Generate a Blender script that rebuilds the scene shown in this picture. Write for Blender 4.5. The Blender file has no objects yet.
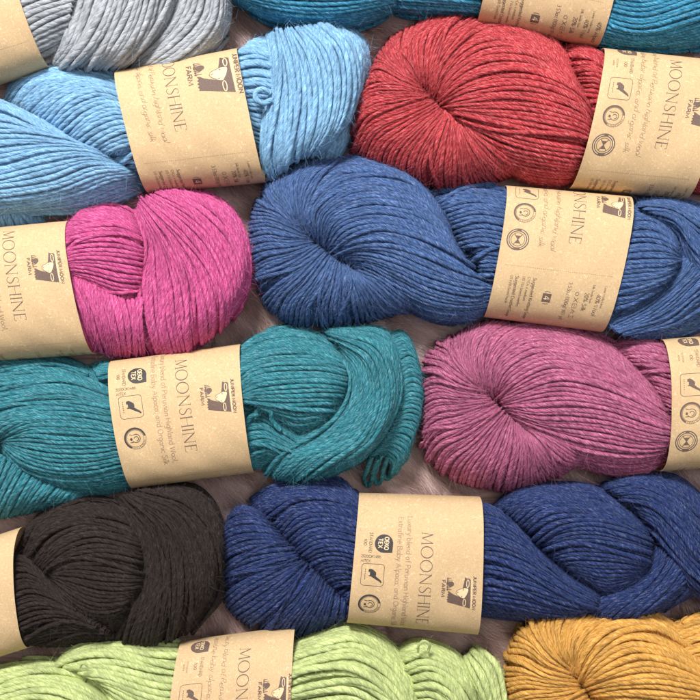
import bpy, bmesh, math, random
import numpy as np
from mathutils.geometry import tessellate_polygon
from mathutils import Vector

# ---------------------------------------------------------------- camera, light, exposure
C = bpy.context.scene
H = 550.0            # camera height above the blanket, mm
K = 0.4714           # mm per photo pixel at 20 mm above the blanket
cam_d = bpy.data.cameras.new('camera'); cam = bpy.data.objects.new('camera', cam_d)
C.collection.objects.link(cam); C.camera = cam
cam.location = (0, 0, H / 1000)
cam_d.angle = 2 * math.atan(350 * K / (H - 20)); cam_d.clip_start = 0.01; cam_d.clip_end = 20
W = bpy.data.worlds.new('World'); C.world = W; W.use_nodes = True
W.node_tree.nodes['Background'].inputs[0].default_value = (0.93, 0.96, 1.0, 1)
W.node_tree.nodes['Background'].inputs[1].default_value = 0.25
def area(name, loc, size, power, col):
    d = bpy.data.lights.new(name, 'AREA'); d.shape = 'DISK'; d.size = size; d.energy = power; d.color = col
    o = bpy.data.objects.new(name, d); C.collection.objects.link(o); o.location = loc
    o.rotation_euler = (Vector((0, 0, 0)) - Vector(loc)).to_track_quat('-Z', 'Y').to_euler()
area('key_light', (-0.26, 0.80, 1.02), 0.34, 27.0, (1.0, 0.985, 0.96))  # key lamp giving the soft light from the top side; no actual window
area('fill_light', (0.35, 0.1, 1.3), 0.8, 5.0, (1.0, 0.97, 0.93))  # weaker fill lamp, added to brighten the scene; no fixture of the room
C.view_settings.view_transform = 'Standard'; C.view_settings.look = 'None'
C.view_settings.exposure = 0.0; C.view_settings.gamma = 1.0

rng = np.random.default_rng(7)

# ---------------------------------------------------------------- helpers
def unproject(px, py, z):
    """photo pixel (700 px frame) at height z (mm) -> position in mm"""
    s = K * (H - z) / (H - 20)
    return (px - 350) * s, (350 - py) * s

def tangents(x, v):
    """finite difference tangents of v over knots x (axis 0)"""
    d = np.diff(v, axis=0) / np.diff(x).reshape((-1,) + (1,) * (v.ndim - 1))
    t = np.empty_like(v); t[0] = d[0]; t[-1] = d[-1]
    if len(x) > 2:
        h = np.diff(x); w = (h[1:] / (h[1:] + h[:-1])).reshape((-1,) + (1,) * (v.ndim - 1))
        t[1:-1] = d[:-1] * w + d[1:] * (1 - w)
    return t
def herm(x, v, q):
    x = np.asarray(x, float); v = np.asarray(v, float); q = np.clip(q, x[0], x[-1])
    t = tangents(x, v)
    i = np.clip(np.searchsorted(x, q, side='right') - 1, 0, len(x) - 2)
    sh = (-1,) + (1,) * (v.ndim - 1)
    h = (x[i + 1] - x[i]).reshape(sh); s = ((q - x[i]) / (x[i + 1] - x[i])).reshape(sh)
    return (v[i] * (2*s**3 - 3*s**2 + 1) + t[i] * h * (s**3 - 2*s**2 + s)
            + v[i+1] * (-2*s**3 + 3*s**2) + t[i+1] * h * (s**3 - s**2))
def resample(pts, n):
    p = np.array([tuple(q) + (0,) * (3 - len(q)) for q in pts], float)
    c = np.r_[0, np.cumsum(np.linalg.norm(np.diff(p[:, :2], axis=0), axis=1) + 1e-6)]
    f = herm(c, p, np.linspace(0, c[-1], 200))
    l = np.r_[0, np.cumsum(np.linalg.norm(np.diff(f[:, :2], axis=0), axis=1))]
    q = np.linspace(0, l[-1], n)
    return np.stack([np.interp(q, l, f[:, k]) for k in range(3)], 1), l[-1]

class Geo:
    """collects numpy vertex / quad blocks for one mesh"""
    def __init__(s): s.v = []; s.f = []; s.m = []; s.a = []; s.n = 0
    def add(s, v, f, mat=0, att=None):
        v = np.asarray(v, np.float32).reshape(-1, 3); f = np.asarray(f, np.int64).reshape(-1, 4)
        s.v.append(v); s.f.append(f + s.n); s.m.append(np.full(len(f), mat, np.int32)); s.n += len(v)
        s.a.append(np.zeros((len(v), 3), np.float32) if att is None else np.asarray(att, np.float32).reshape(-1, 3))
    def build(s, name, mats, parent=None, origin=(0, 0, 0)):
        v = np.concatenate(s.v) / 1000.0 - np.array(origin, np.float32); f = np.concatenate(s.f)
        me = bpy.data.meshes.new(name)
        me.vertices.add(len(v)); me.vertices.foreach_set('co', v.astype(np.float32).ravel())
        me.loops.add(len(f) * 4); me.loops.foreach_set('vertex_index', f.ravel().astype(np.int32))
        me.polygons.add(len(f)); me.polygons.foreach_set('loop_start', np.arange(0, len(f) * 4, 4, dtype=np.int32))
        me.polygons.foreach_set('material_index', np.concatenate(s.m))
        me.polygons.foreach_set('use_smooth', np.ones(len(f), bool))
        for m in mats: me.materials.append(m)
        at = me.attributes.new('fibre', 'FLOAT_VECTOR', 'POINT'); at.data.foreach_set('vector', np.concatenate(s.a).ravel())
        me.update(calc_edges=True)
        o = bpy.data.objects.new(name, me); C.collection.objects.link(o)
        if parent is not None: o.parent = parent
        return o

def grid_faces(n, m, close_m=False):
    i = np.arange(n - 1)[:, None]; j = np.arange(m if close_m else m - 1)[None, :]
    j2 = (j + 1) % m
    return np.stack([i*m + j, (i+1)*m + j, (i+1)*m + j2, i*m + j2], -1).reshape(-1, 4)
def norm(a): return a / np.maximum(np.linalg.norm(a, axis=-1, keepdims=True), 1e-9)

LEAD = 11.0
occupied = np.zeros((120, 120), bool)    # where yarn lies (10 px cells), so the pile is only grown where it can be seen
def mark(px, py):
    i = ((np.asarray(px) + 250) / 10).astype(int).ravel(); j = ((np.asarray(py) + 250) / 10).astype(int).ravel()
    k = (i >= 0) & (i < 120) & (j >= 0) & (j < 120); occupied[j[k], i[k]] = True

def tube_block(geo, cen, nrm, r, fuzz, SIDES=10):
    """cen (n,M,3): strand centre lines in mm; nrm: outward reference"""
    n, M, _ = cen.shape
    T = norm(np.gradient(cen, axis=1)); S = norm(np.cross(T, nrm)); N = np.cross(S, T)
    ln = np.zeros((n, M)); ln[:, 1:] = np.cumsum(np.linalg.norm(np.diff(cen, axis=1), axis=2), axis=1)
    th = np.arange(SIDES) * 2 * math.pi / SIDES
    ph = rng.uniform(0, 6.28, (n, 1)); r = np.broadcast_to(r, (n, M)); sl = 1 + 0.07 * np.sin(ln / rng.uniform(4, 11, (n, 1)) + ph) + rng.normal(0, .03, (n, 1))
    ang = th[None, None, :] + (2 * math.pi / LEAD) * ln[:, :, None] + ph[:, :, None]
    off = rng.integers(1, 400, (n, 1, 1)) * 40.0
    RR = (r * sl)[:, :, None] * (.90 + .17 * np.abs(np.cos(ang)) ** .8); RR = RR[..., None]
    V = cen[:, :, None, :] + RR * (np.cos(th)[None, None, :, None] * S[:, :, None, :] + np.sin(th)[None, None, :, None] * N[:, :, None, :])
    A = np.stack([np.cos(ang), np.sin(ang), ln[:, :, None] + off + 0 * ang], -1)
    f = grid_faces(M, SIDES, True)
    f = (f[None] + (np.arange(n) * M * SIDES)[:, None, None]).reshape(-1, 4)
    geo.add(V, f, 0, A)
    tot = ln[:, -1].sum(); k = int(tot * fuzz)
    if k < 1: return
    si = rng.choice(n, k, p=ln[:, -1] / tot); ui = rng.integers(0, M - 1, k)
    a = rng.uniform(-0.5, math.pi + 0.5, k)
    t = T[si, ui]; s_ = S[si, ui]; nn = N[si, ui]
    out = np.cos(a)[:, None] * s_ + np.sin(a)[:, None] * nn
    base = cen[si, ui] + out * r[si, ui][:, None] * 0.8
    L = np.where(rng.random(k) < .006, rng.uniform(5, 12, k), np.clip(rng.exponential(1.2, k) + .5, 0, 5.5))[:, None]
    sg = rng.choice([-1, 1], k)[:, None]
    d = norm(t * sg * rng.uniform(.3, 1.2, (k, 1)) + out * rng.uniform(.05, .65, (k, 1)) + rng.normal(0, .3, (k, 3)))
    bend = rng.normal(0, .5, (k, 3)); bend2 = rng.normal(0, .25, (k, 3))
    q = np.linspace(0, 1, 5)[None, :, None]
    c = base[:, None] + L[:, None] * (d[:, None] * q + bend[:, None] * q * q + bend2[:, None] * np.sin(q * 5) * .35)
    c[..., 2] = np.maximum(c[..., 2], .6)
    hw = (rng.uniform(.018, .036, k))[:, None, None] * (1 - .6 * q)
    sd = norm(np.cross(np.gradient(c, axis=1), np.array([0.05, 0.1, 1.0])))
    V = np.stack([c - sd * hw, c + sd * hw], 2)
    f = grid_faces(5, 2); f = (f[None] + (np.arange(k) * 10)[:, None, None]).reshape(-1, 4)
    at = np.zeros((k, 5, 2, 3)); at[..., 2] = rng.uniform(0, 900, (k, 1, 1))
    geo.add(V, f, 1, at)

BANDS = []
def squeeze(P, inset):
    """a paper band holds the yarn together: pull strands that pass through it inside the loop"""
    for b in BANDS:
        T = (b.c[0] + b.c[3]) / 2; B = (b.c[1] + b.c[2]) / 2; ax = B - T; L2 = ax @ ax
        a = ((P[..., :2] - T) @ ax) / L2; ac = np.clip(a, 0, 1)[..., None]
        hw = ((b.c[0] * (1 - ac) + b.c[1] * ac) - (b.c[3] * (1 - ac) + b.c[2] * ac)) / 2; hl = np.linalg.norm(hw, axis=-1)
        cc = T + ax * a[..., None]; hd = hw / hl[..., None]
        perp = np.array([-ax[1], ax[0]]) / math.sqrt(L2); perp = perp * np.sign((hd @ perp).mean()); hx = np.abs(hd @ perp) * hl
        lat = (P[..., :2] - cc) @ perp; sh = (hd @ (ax / math.sqrt(L2))) / np.maximum(np.abs(hd @ perp), .3) * lat   # the ends of the band lean
        a = a - sh / math.sqrt(L2); out = np.maximum(np.maximum(-a, a - 1), 0) * math.sqrt(L2)
        x = lat / (hx - 1.7 - inset); z = (P[..., 2] - b.zm) / (b.h / 2 - 1.7 - inset)
        q = (np.abs(x) ** b.p + np.abs(z) ** b.p) ** (1 / b.p)
        lim = 1 + .30 * (out / 9) ** 1.3; f = np.where((q > lim) & (out < 16), lim / np.maximum(q, 1e-6), 1.0)
        lf = lat * (f - 1); P = P.copy()
        P[..., :2] += perp * lf[..., None]; P[..., 2] = b.zm + (P[..., 2] - b.zm) * f
    return P

def pinch(guides, c, k=2.0, swirl=0):
    """start the strands along a short crease instead of at one point; swirl bends a fan round it"""
    out = []; c = np.array(c, float); st = np.array([g[0][:2] for g in guides], float)
    ax = st[-1] - st[0]; ax = ax / np.linalg.norm(ax)
    for j, g in enumerate(guides):
        g = [tuple(q) for q in g]; p = np.array(g[0][:2]) - c; al = p @ ax; g[0] = tuple(c + ax * al * k + (p - ax * al) * .35) + g[0][2:]
        sw = swirl * math.sin(math.pi * j / (len(guides) - 1)) ** .6
        for i in (1, 2):
            if swirl and i < len(g) - 1:
                a = math.radians(sw * (1, .75)[i - 1]); x, y = g[i][0] - c[0], g[i][1] - c[1]
                g[i] = (c[0] + x * math.cos(a) - y * math.sin(a), c[1] + x * math.sin(a) + y * math.cos(a)) + g[i][2:]
        out.append(g)
    return out

def lobe(guides, zc=38, zl=5, e=(1, 1), d=(0, .3, 0, .3), pitch=2.14, fuzz=2.2, strays=.10, p=2.0, tuck=False, crease=None):
    """A bundle of parallel strands laid between traced guide strands: zc crest height, zl edge height,
    e how far each side rolls down, d = (drop, span) at the start and at the end."""
    if crease: guides = pinch(guides, *crease)
    r = pitch * .50
    ml = max(resample(g, 5)[1] for g in guides) * K
    M = max(8, int(ml / 1.15))
    G = np.stack([resample(g, M)[0] for g in guides])           # (k,M,3) px,py,dz
    kn = np.linspace(0, 1, len(guides)); u = np.linspace(0, 1, M)
    def surf(t):                                                 # t (n,M)
        t = np.clip(t, -.02, 1.02); out = np.empty(t.shape + (3,))
        if np.allclose(t, t[:, :1]): q = herm(kn, G, t[:, 0])
        else:
            F = herm(kn, G, np.linspace(0, 1, 241)); x = np.clip(t, 0, 1) * 240; i = np.minimum(x.astype(int), 239); w = (x - i)[..., None]
            m = np.arange(M)[None, :]
            q = F[i, m] * (1 - w) + F[i + 1, m] * w
        z = zc + q[..., 2]
        xa = np.clip((.5 - t) / .5, 0, 1); xb = np.clip((t - .5) / .5, 0, 1)
        ea, eb = [x if not isinstance(x, tuple) else (x[0] + (x[1] - x[0]) * (lambda h: h*h*(3-2*h))(np.clip(u / x[2], 0, 1)))[None, :] for x in e]
        fall = ea * (1 - np.maximum(1 - xa**p, 0)**(1/p)) + eb * (1 - np.maximum(1 - xb**p, 0)**(1/p))
        z = z - np.maximum(z - zl, 0) * np.minimum(fall, 1)
        x0 = np.clip((d[1] - u) / d[1], 0, 1); x1 = np.clip((u - 1 + d[3]) / d[3], 0, 1)
        z = z - (d[0] * (1 - np.sqrt(1 - x0**2)) + d[2] * (1 - np.sqrt(1 - x1**2)))[None, :]
        z = np.maximum(z, 2.0)
        X, Y = unproject(q[..., 0], q[..., 1], z)
        out[..., 0] = X; out[..., 1] = Y; out[..., 2] = z
        return out, q
    tt = np.linspace(0, 1, 161)
    Pf, q = surf(np.repeat(tt[:, None], M, 1)); mark(q[..., 0], q[..., 1])
    seg = np.linalg.norm(np.diff(Pf, axis=0), axis=2)
    w = np.percentile(seg, 96 if tuck else 85, axis=1); cum = np.r_[0, np.cumsum(w)]
    n = max(3, int(cum[-1] / pitch) + 1)
    ti = np.interp(np.linspace(0, cum[-1], n) + np.r_[0, rng.normal(0, pitch * .11, n - 2), 0], cum, tt)
    t = np.repeat(ti[:, None], M, 1)
    # a few strands wander across their neighbours
    ns = int(n * strays); lift = np.zeros((n, 1))
    for i in rng.choice(np.arange(1, n - 1), min(ns, n - 2), replace=False) if ns else []:
        t[i] += np.linspace(-1, 1, M) * rng.uniform(-1, 1) * 4.0 / n; lift[i] = r * .8
    cen, _ = surf(t)
    nb = np.gradient(cen, axis=0); nrm = np.cross(np.gradient(cen, axis=1), nb)
    nrm *= np.where(nrm[..., 2:3].mean() < 0, -1, 1); nrm = norm(nrm + np.array([0, 0, 1e-3]))
    nrm[nrm[..., 2] < -.2] *= -1
    sp = np.linalg.norm(nb, axis=2); comp = np.clip(1 - sp / (pitch * .85), 0, 1)
    rl = np.clip(sp * .485, r * .52, r)
    pat = np.array([0, 1.1, .3, 1.4])[np.arange(n) % 4][:, None] + rng.normal(0, .3, (n, 1))
    s = np.cumsum(np.linalg.norm(np.diff(cen, axis=1, prepend=cen[:, :1]), axis=2), axis=1)
    wob = lambda a: a * np.sin(s / rng.uniform(5, 16, (n, 1)) + rng.uniform(0, 6.3, (n, 1)))
    cen = cen + nrm * (lift + rng.normal(0, .12 * r, (n, 1)) + wob(.13 * r) - comp * pat * r)[..., None]
    lat = norm(nb) * (wob(.2 * r) + wob(.16 * r) + rng.normal(0, .1 * r, (n, 1)))[..., None]
    cen = cen + lat; cen[..., 2] = np.maximum(cen[..., 2], 1.4)
    cen = squeeze(cen, 0)
    if tuck:                       # the strand turns under the skein
        dv = norm(cen[:, -1] - cen[:, -6]) * np.array([1, 1, 0]); dv = norm(dv); z1 = cen[:, -1, 2]; ext = []
        for k in range(1, 7):
            b = k / 6 * 1.7; q = cen[:, -1] - dv * (1 - math.cos(b)) * 5; q[:, 2] = np.maximum(z1 - math.sin(min(b, 1.57)) * z1 * .75, 1.3); ext.append(q)
        cen = np.concatenate([cen, np.stack(ext, 1)], 1); x = norm(dv + np.array([0, 0, .2]))[:, None]
        nrm = np.concatenate([nrm, np.repeat(x, 6, 1)], 1); rl = np.concatenate([rl, np.repeat(rl[:, -1:], 6, 1)], 1)
    geo = Geo()
    # the packed strands underneath, as one body
    us = slice(None, None, 3); F = Pf[::4][:, us].copy(); F[..., 2] = np.maximum(F[..., 2] - 1.3 * r, .8)
    a = np.zeros(F.shape); a[..., 2] = 5; a[..., 0] = 1
    F[..., 2] = np.maximum(F[..., 2] - 1.2 * r, .6); F = squeeze(F, 2.4)
    geo.add(F, grid_faces(F.shape[0], F.shape[1]), 2, a)
    tube_block(geo, cen, nrm, rl, fuzz)
    # the next layer of strands, seen in the gaps
    c2 = (cen[1:] + cen[:-1]) / 2 - nrm[1:] * (rl[1:] * 1.8)[..., None]; c2[..., 2] = np.maximum(c2[..., 2], 1)
    tube_block(geo, c2, nrm[1:], rl[1:] * .98, 0, 6)
    return geo

def strand(pts, r=1.25, fuzz=1.0, sides=None):
    """one loose strand through (px, py, z) points"""
    p = np.array(pts, float); X, Y = unproject(p[:, 0], p[:, 1], p[:, 2]); w = np.stack([X, Y, p[:, 2]], 1)
    c = np.r_[0, np.cumsum(np.linalg.norm(np.diff(w, axis=0), axis=1))]
    M = max(8, int(c[-1] / .8)); cen = herm(c, w, np.linspace(0, c[-1], M))[None]
    nr = np.zeros_like(cen); nr[..., 2] = 1
    geo = Geo(); tube_block(geo, cen, nr, r, fuzz); return geo

# ---------------------------------------------------------------- materials
def srgb(c): return tuple((x/255/12.92 if x <= 10 else ((x/255 + .055)/1.055)**2.4) for x in c)
def nodes_of(name):
    m = bpy.data.materials.new(name); m.use_nodes = True; nt = m.node_tree
    return m, nt.nodes, nt.links, nt.nodes['Principled BSDF']
def yarn_mats(name, col, gain=1.0, contrast=1.0):
    base = np.array(srgb(col)) * gain; base = base * .93 + base.mean() * .07
    m, N, L, B = nodes_of(name + '_wool')
    at = N.new('ShaderNodeAttribute'); at.attribute_name = 'fibre'
    mp = N.new('ShaderNodeMapping'); mp.inputs['Scale'].default_value = (.9, .9, .14); L.new(at.outputs['Vector'], mp.inputs['Vector'])
    n1 = N.new('ShaderNodeTexNoise'); n1.inputs['Scale'].default_value = 2.6; n1.inputs['Detail'].default_value = 4; n1.inputs['Roughness'].default_value = .65
    L.new(mp.outputs[0], n1.inputs['Vector'])
    cr = N.new('ShaderNodeValToRGB'); e = cr.color_ramp
    lo = base * (1 - .5 * contrast); hi = base * (1.1 + .35 * contrast) + (1 - base) * .17 * contrast
    lum = base.mean()
    e.elements[0].position = .35; e.elements[0].color = (*np.clip(lo, 0, 1), 1)
    e.elements[1].position = .67; e.elements[1].color = (*np.clip(hi, 0, .95), 1)
    k = e.elements.new(.50); k.color = (*base, 1)
    L.new(n1.outputs['Fac'], cr.inputs['Fac'])
    # slow drift of shade along each strand
    mp2 = N.new('ShaderNodeMapping'); mp2.inputs['Scale'].default_value = (.05, .05, .06); L.new(at.outputs['Vector'], mp2.inputs['Vector'])
    n2 = N.new('ShaderNodeTexNoise'); n2.inputs['Scale'].default_value = 1; n2.inputs['Detail'].default_value = 2; L.new(mp2.outputs[0], n2.inputs['Vector'])
    mr = N.new('ShaderNodeMapRange'); mr.inputs['From Min'].default_value = .3; mr.inputs['From Max'].default_value = .7
    mr.inputs['To Min'].default_value = .70; mr.inputs['To Max'].default_value = 1.32; L.new(n2.outputs['Fac'], mr.inputs['Value'])
    mx = N.new('ShaderNodeVectorMath'); mx.operation = 'SCALE'; L.new(cr.outputs['Color'], mx.inputs[0]); L.new(mr.outputs[0], mx.inputs['Scale'])
    L.new(mx.outputs[0], B.inputs['Base Color'])
    # two plies twisted together + fibre bump
    sx = N.new('ShaderNodeSeparateXYZ'); L.new(at.outputs['Vector'], sx.inputs[0])
    ab = N.new('ShaderNodeMath'); ab.operation = 'ABSOLUTE'; L.new(sx.outputs[0], ab.inputs[0])
    pw = N.new('ShaderNodeMath'); pw.operation = 'POWER'; L.new(ab.outputs[0], pw.inputs[0]); pw.inputs[1].default_value = .6
    mu = N.new('ShaderNodeMath'); mu.operation = 'MULTIPLY_ADD'; L.new(n1.outputs['Fac'], mu.inputs[0]); mu.inputs[1].default_value = 1.6; L.new(pw.outputs[0], mu.inputs[2])
    bp = N.new('ShaderNodeBump'); bp.inputs['Strength'].default_value = .85; bp.inputs['Distance'].default_value = .00045
    L.new(mu.outputs[0], bp.inputs['Height']); L.new(bp.outputs[0], B.inputs['Normal'])
    B.inputs['Roughness'].default_value = .78; B.inputs['Specular IOR Level'].default_value = .25
    B.inputs['Sheen Weight'].default_value = .28; B.inputs['Sheen Roughness'].default_value = .45
    B.inputs['Sheen Tint'].default_value = (*np.clip(base * 1.7 + .04, 0, 1), 1)
    f, N2, L2, B2 = nodes_of(name + '_loose_fibre')
    B2.inputs['Base Color'].default_value = (*np.clip(base * 1.2 + .04, 0, .9), 1); B2.inputs['Roughness'].default_value = .7
    u, N3, L3, B3 = nodes_of(name + '_inner_wool')
    B3.inputs['Base Color'].default_value = (*base, 1); B3.inputs['Roughness'].default_value = .95
    return [m, f, u]

def kraft_mat():
    m, N, L, B = nodes_of('kraft_paper')
    tc = N.new('ShaderNodeTexCoord')
    def noise(sc, det, rough=.5, dist=0.):
        n = N.new('ShaderNodeTexNoise'); n.inputs['Scale'].default_value = sc; n.inputs['Detail'].default_value = det
        n.inputs['Roughness'].default_value = rough; n.inputs['Distortion'].default_value = dist
        L.new(tc.outputs['Object'], n.inputs['Vector']); return n.outputs['Fac']
    def mth(op, a, b=None, c=None):
        x = N.new('ShaderNodeMath'); x.operation = op
        for k, q in enumerate((a, b, c)):
            if q is None: continue
            if isinstance(q, (int, float)): x.inputs[k].default_value = q
            else: L.new(q, x.inputs[k])
        return x.outputs[0]
    def line(sc, w, dist):
        return mth('SUBTRACT', 1.0, mth('MINIMUM', mth('DIVIDE', mth('ABSOLUTE', mth('SUBTRACT', noise(sc, 1.5, .5, dist), .5)), w), 1.0))
    light = mth('MULTIPLY', line(330, .022, 1.2), mth('GREATER_THAN', noise(520, 0), .50))
    dark = mth('MULTIPLY', line(410, .018, 1.6), mth('GREATER_THAN', noise(610, 0), .54))
    blot = noise(1500, 3, .7)
    cr = N.new('ShaderNodeValToRGB'); cr.color_ramp.elements[0].position = .3; cr.color_ramp.elements[1].position = .7
    cr.color_ramp.elements[0].color = (*srgb((196, 163, 122)), 1); cr.color_ramp.elements[1].color = (*srgb((213, 183, 142)), 1)
    L.new(blot, cr.inputs[0])
    def mix(fac, a, col):
        x = N.new('ShaderNodeMix'); x.data_type = 'RGBA'; L.new(fac, x.inputs[0]); L.new(a, x.inputs[6]); x.inputs[7].default_value = (*srgb(col), 1); return x.outputs[2]
    c1 = mix(mth('MULTIPLY', light, .5), cr.outputs[0], (246, 224, 184))
    c2 = mix(mth('MULTIPLY', dark, .35), c1, (160, 122, 82))
    L.new(c2, B.inputs['Base Color'])
    bp = N.new('ShaderNodeBump'); bp.inputs['Strength'].default_value = .25; bp.inputs['Distance'].default_value = .0001
    L.new(mth('ADD', light, blot), bp.inputs['Height']); L.new(bp.outputs[0], B.inputs['Normal'])
    B.inputs['Roughness'].default_value = .72; B.inputs['Specular IOR Level'].default_value = .25
    return m
def plain(name, col, rough=.7):
    m, N, L, B = nodes_of(name)
    n = N.new('ShaderNodeTexNoise'); n.inputs['Scale'].default_value = 2500; n.inputs['Detail'].default_value = 2
    tc = N.new('ShaderNodeTexCoord'); L.new(tc.outputs['Object'], n.inputs['Vector'])
    cr = N.new('ShaderNodeValToRGB'); c = np.array(srgb(col)); cr.color_ramp.elements[0].position = .3; cr.color_ramp.elements[1].position = .75
    cr.color_ramp.elements[0].color = (*c * .85, 1); cr.color_ramp.elements[1].color = (*np.clip(c * 1.35 + .02, 0, 1), 1)
    L.new(n.outputs['Fac'], cr.inputs[0]); L.new(cr.outputs[0], B.inputs['Base Color']); B.inputs['Roughness'].default_value = rough
    return m
KRAFT = kraft_mat()
INK = plain('brown_ink', (98, 76, 66)); INK_SOFT = plain('faded_brown_ink', (150, 122, 98)); INK_MID = plain('thin_brown_ink', (122, 97, 78)); INK_BLACK = plain('black_ink', (52, 46, 44))
KNOCK = plain('unprinted_paper', (222, 194, 152))
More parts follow.
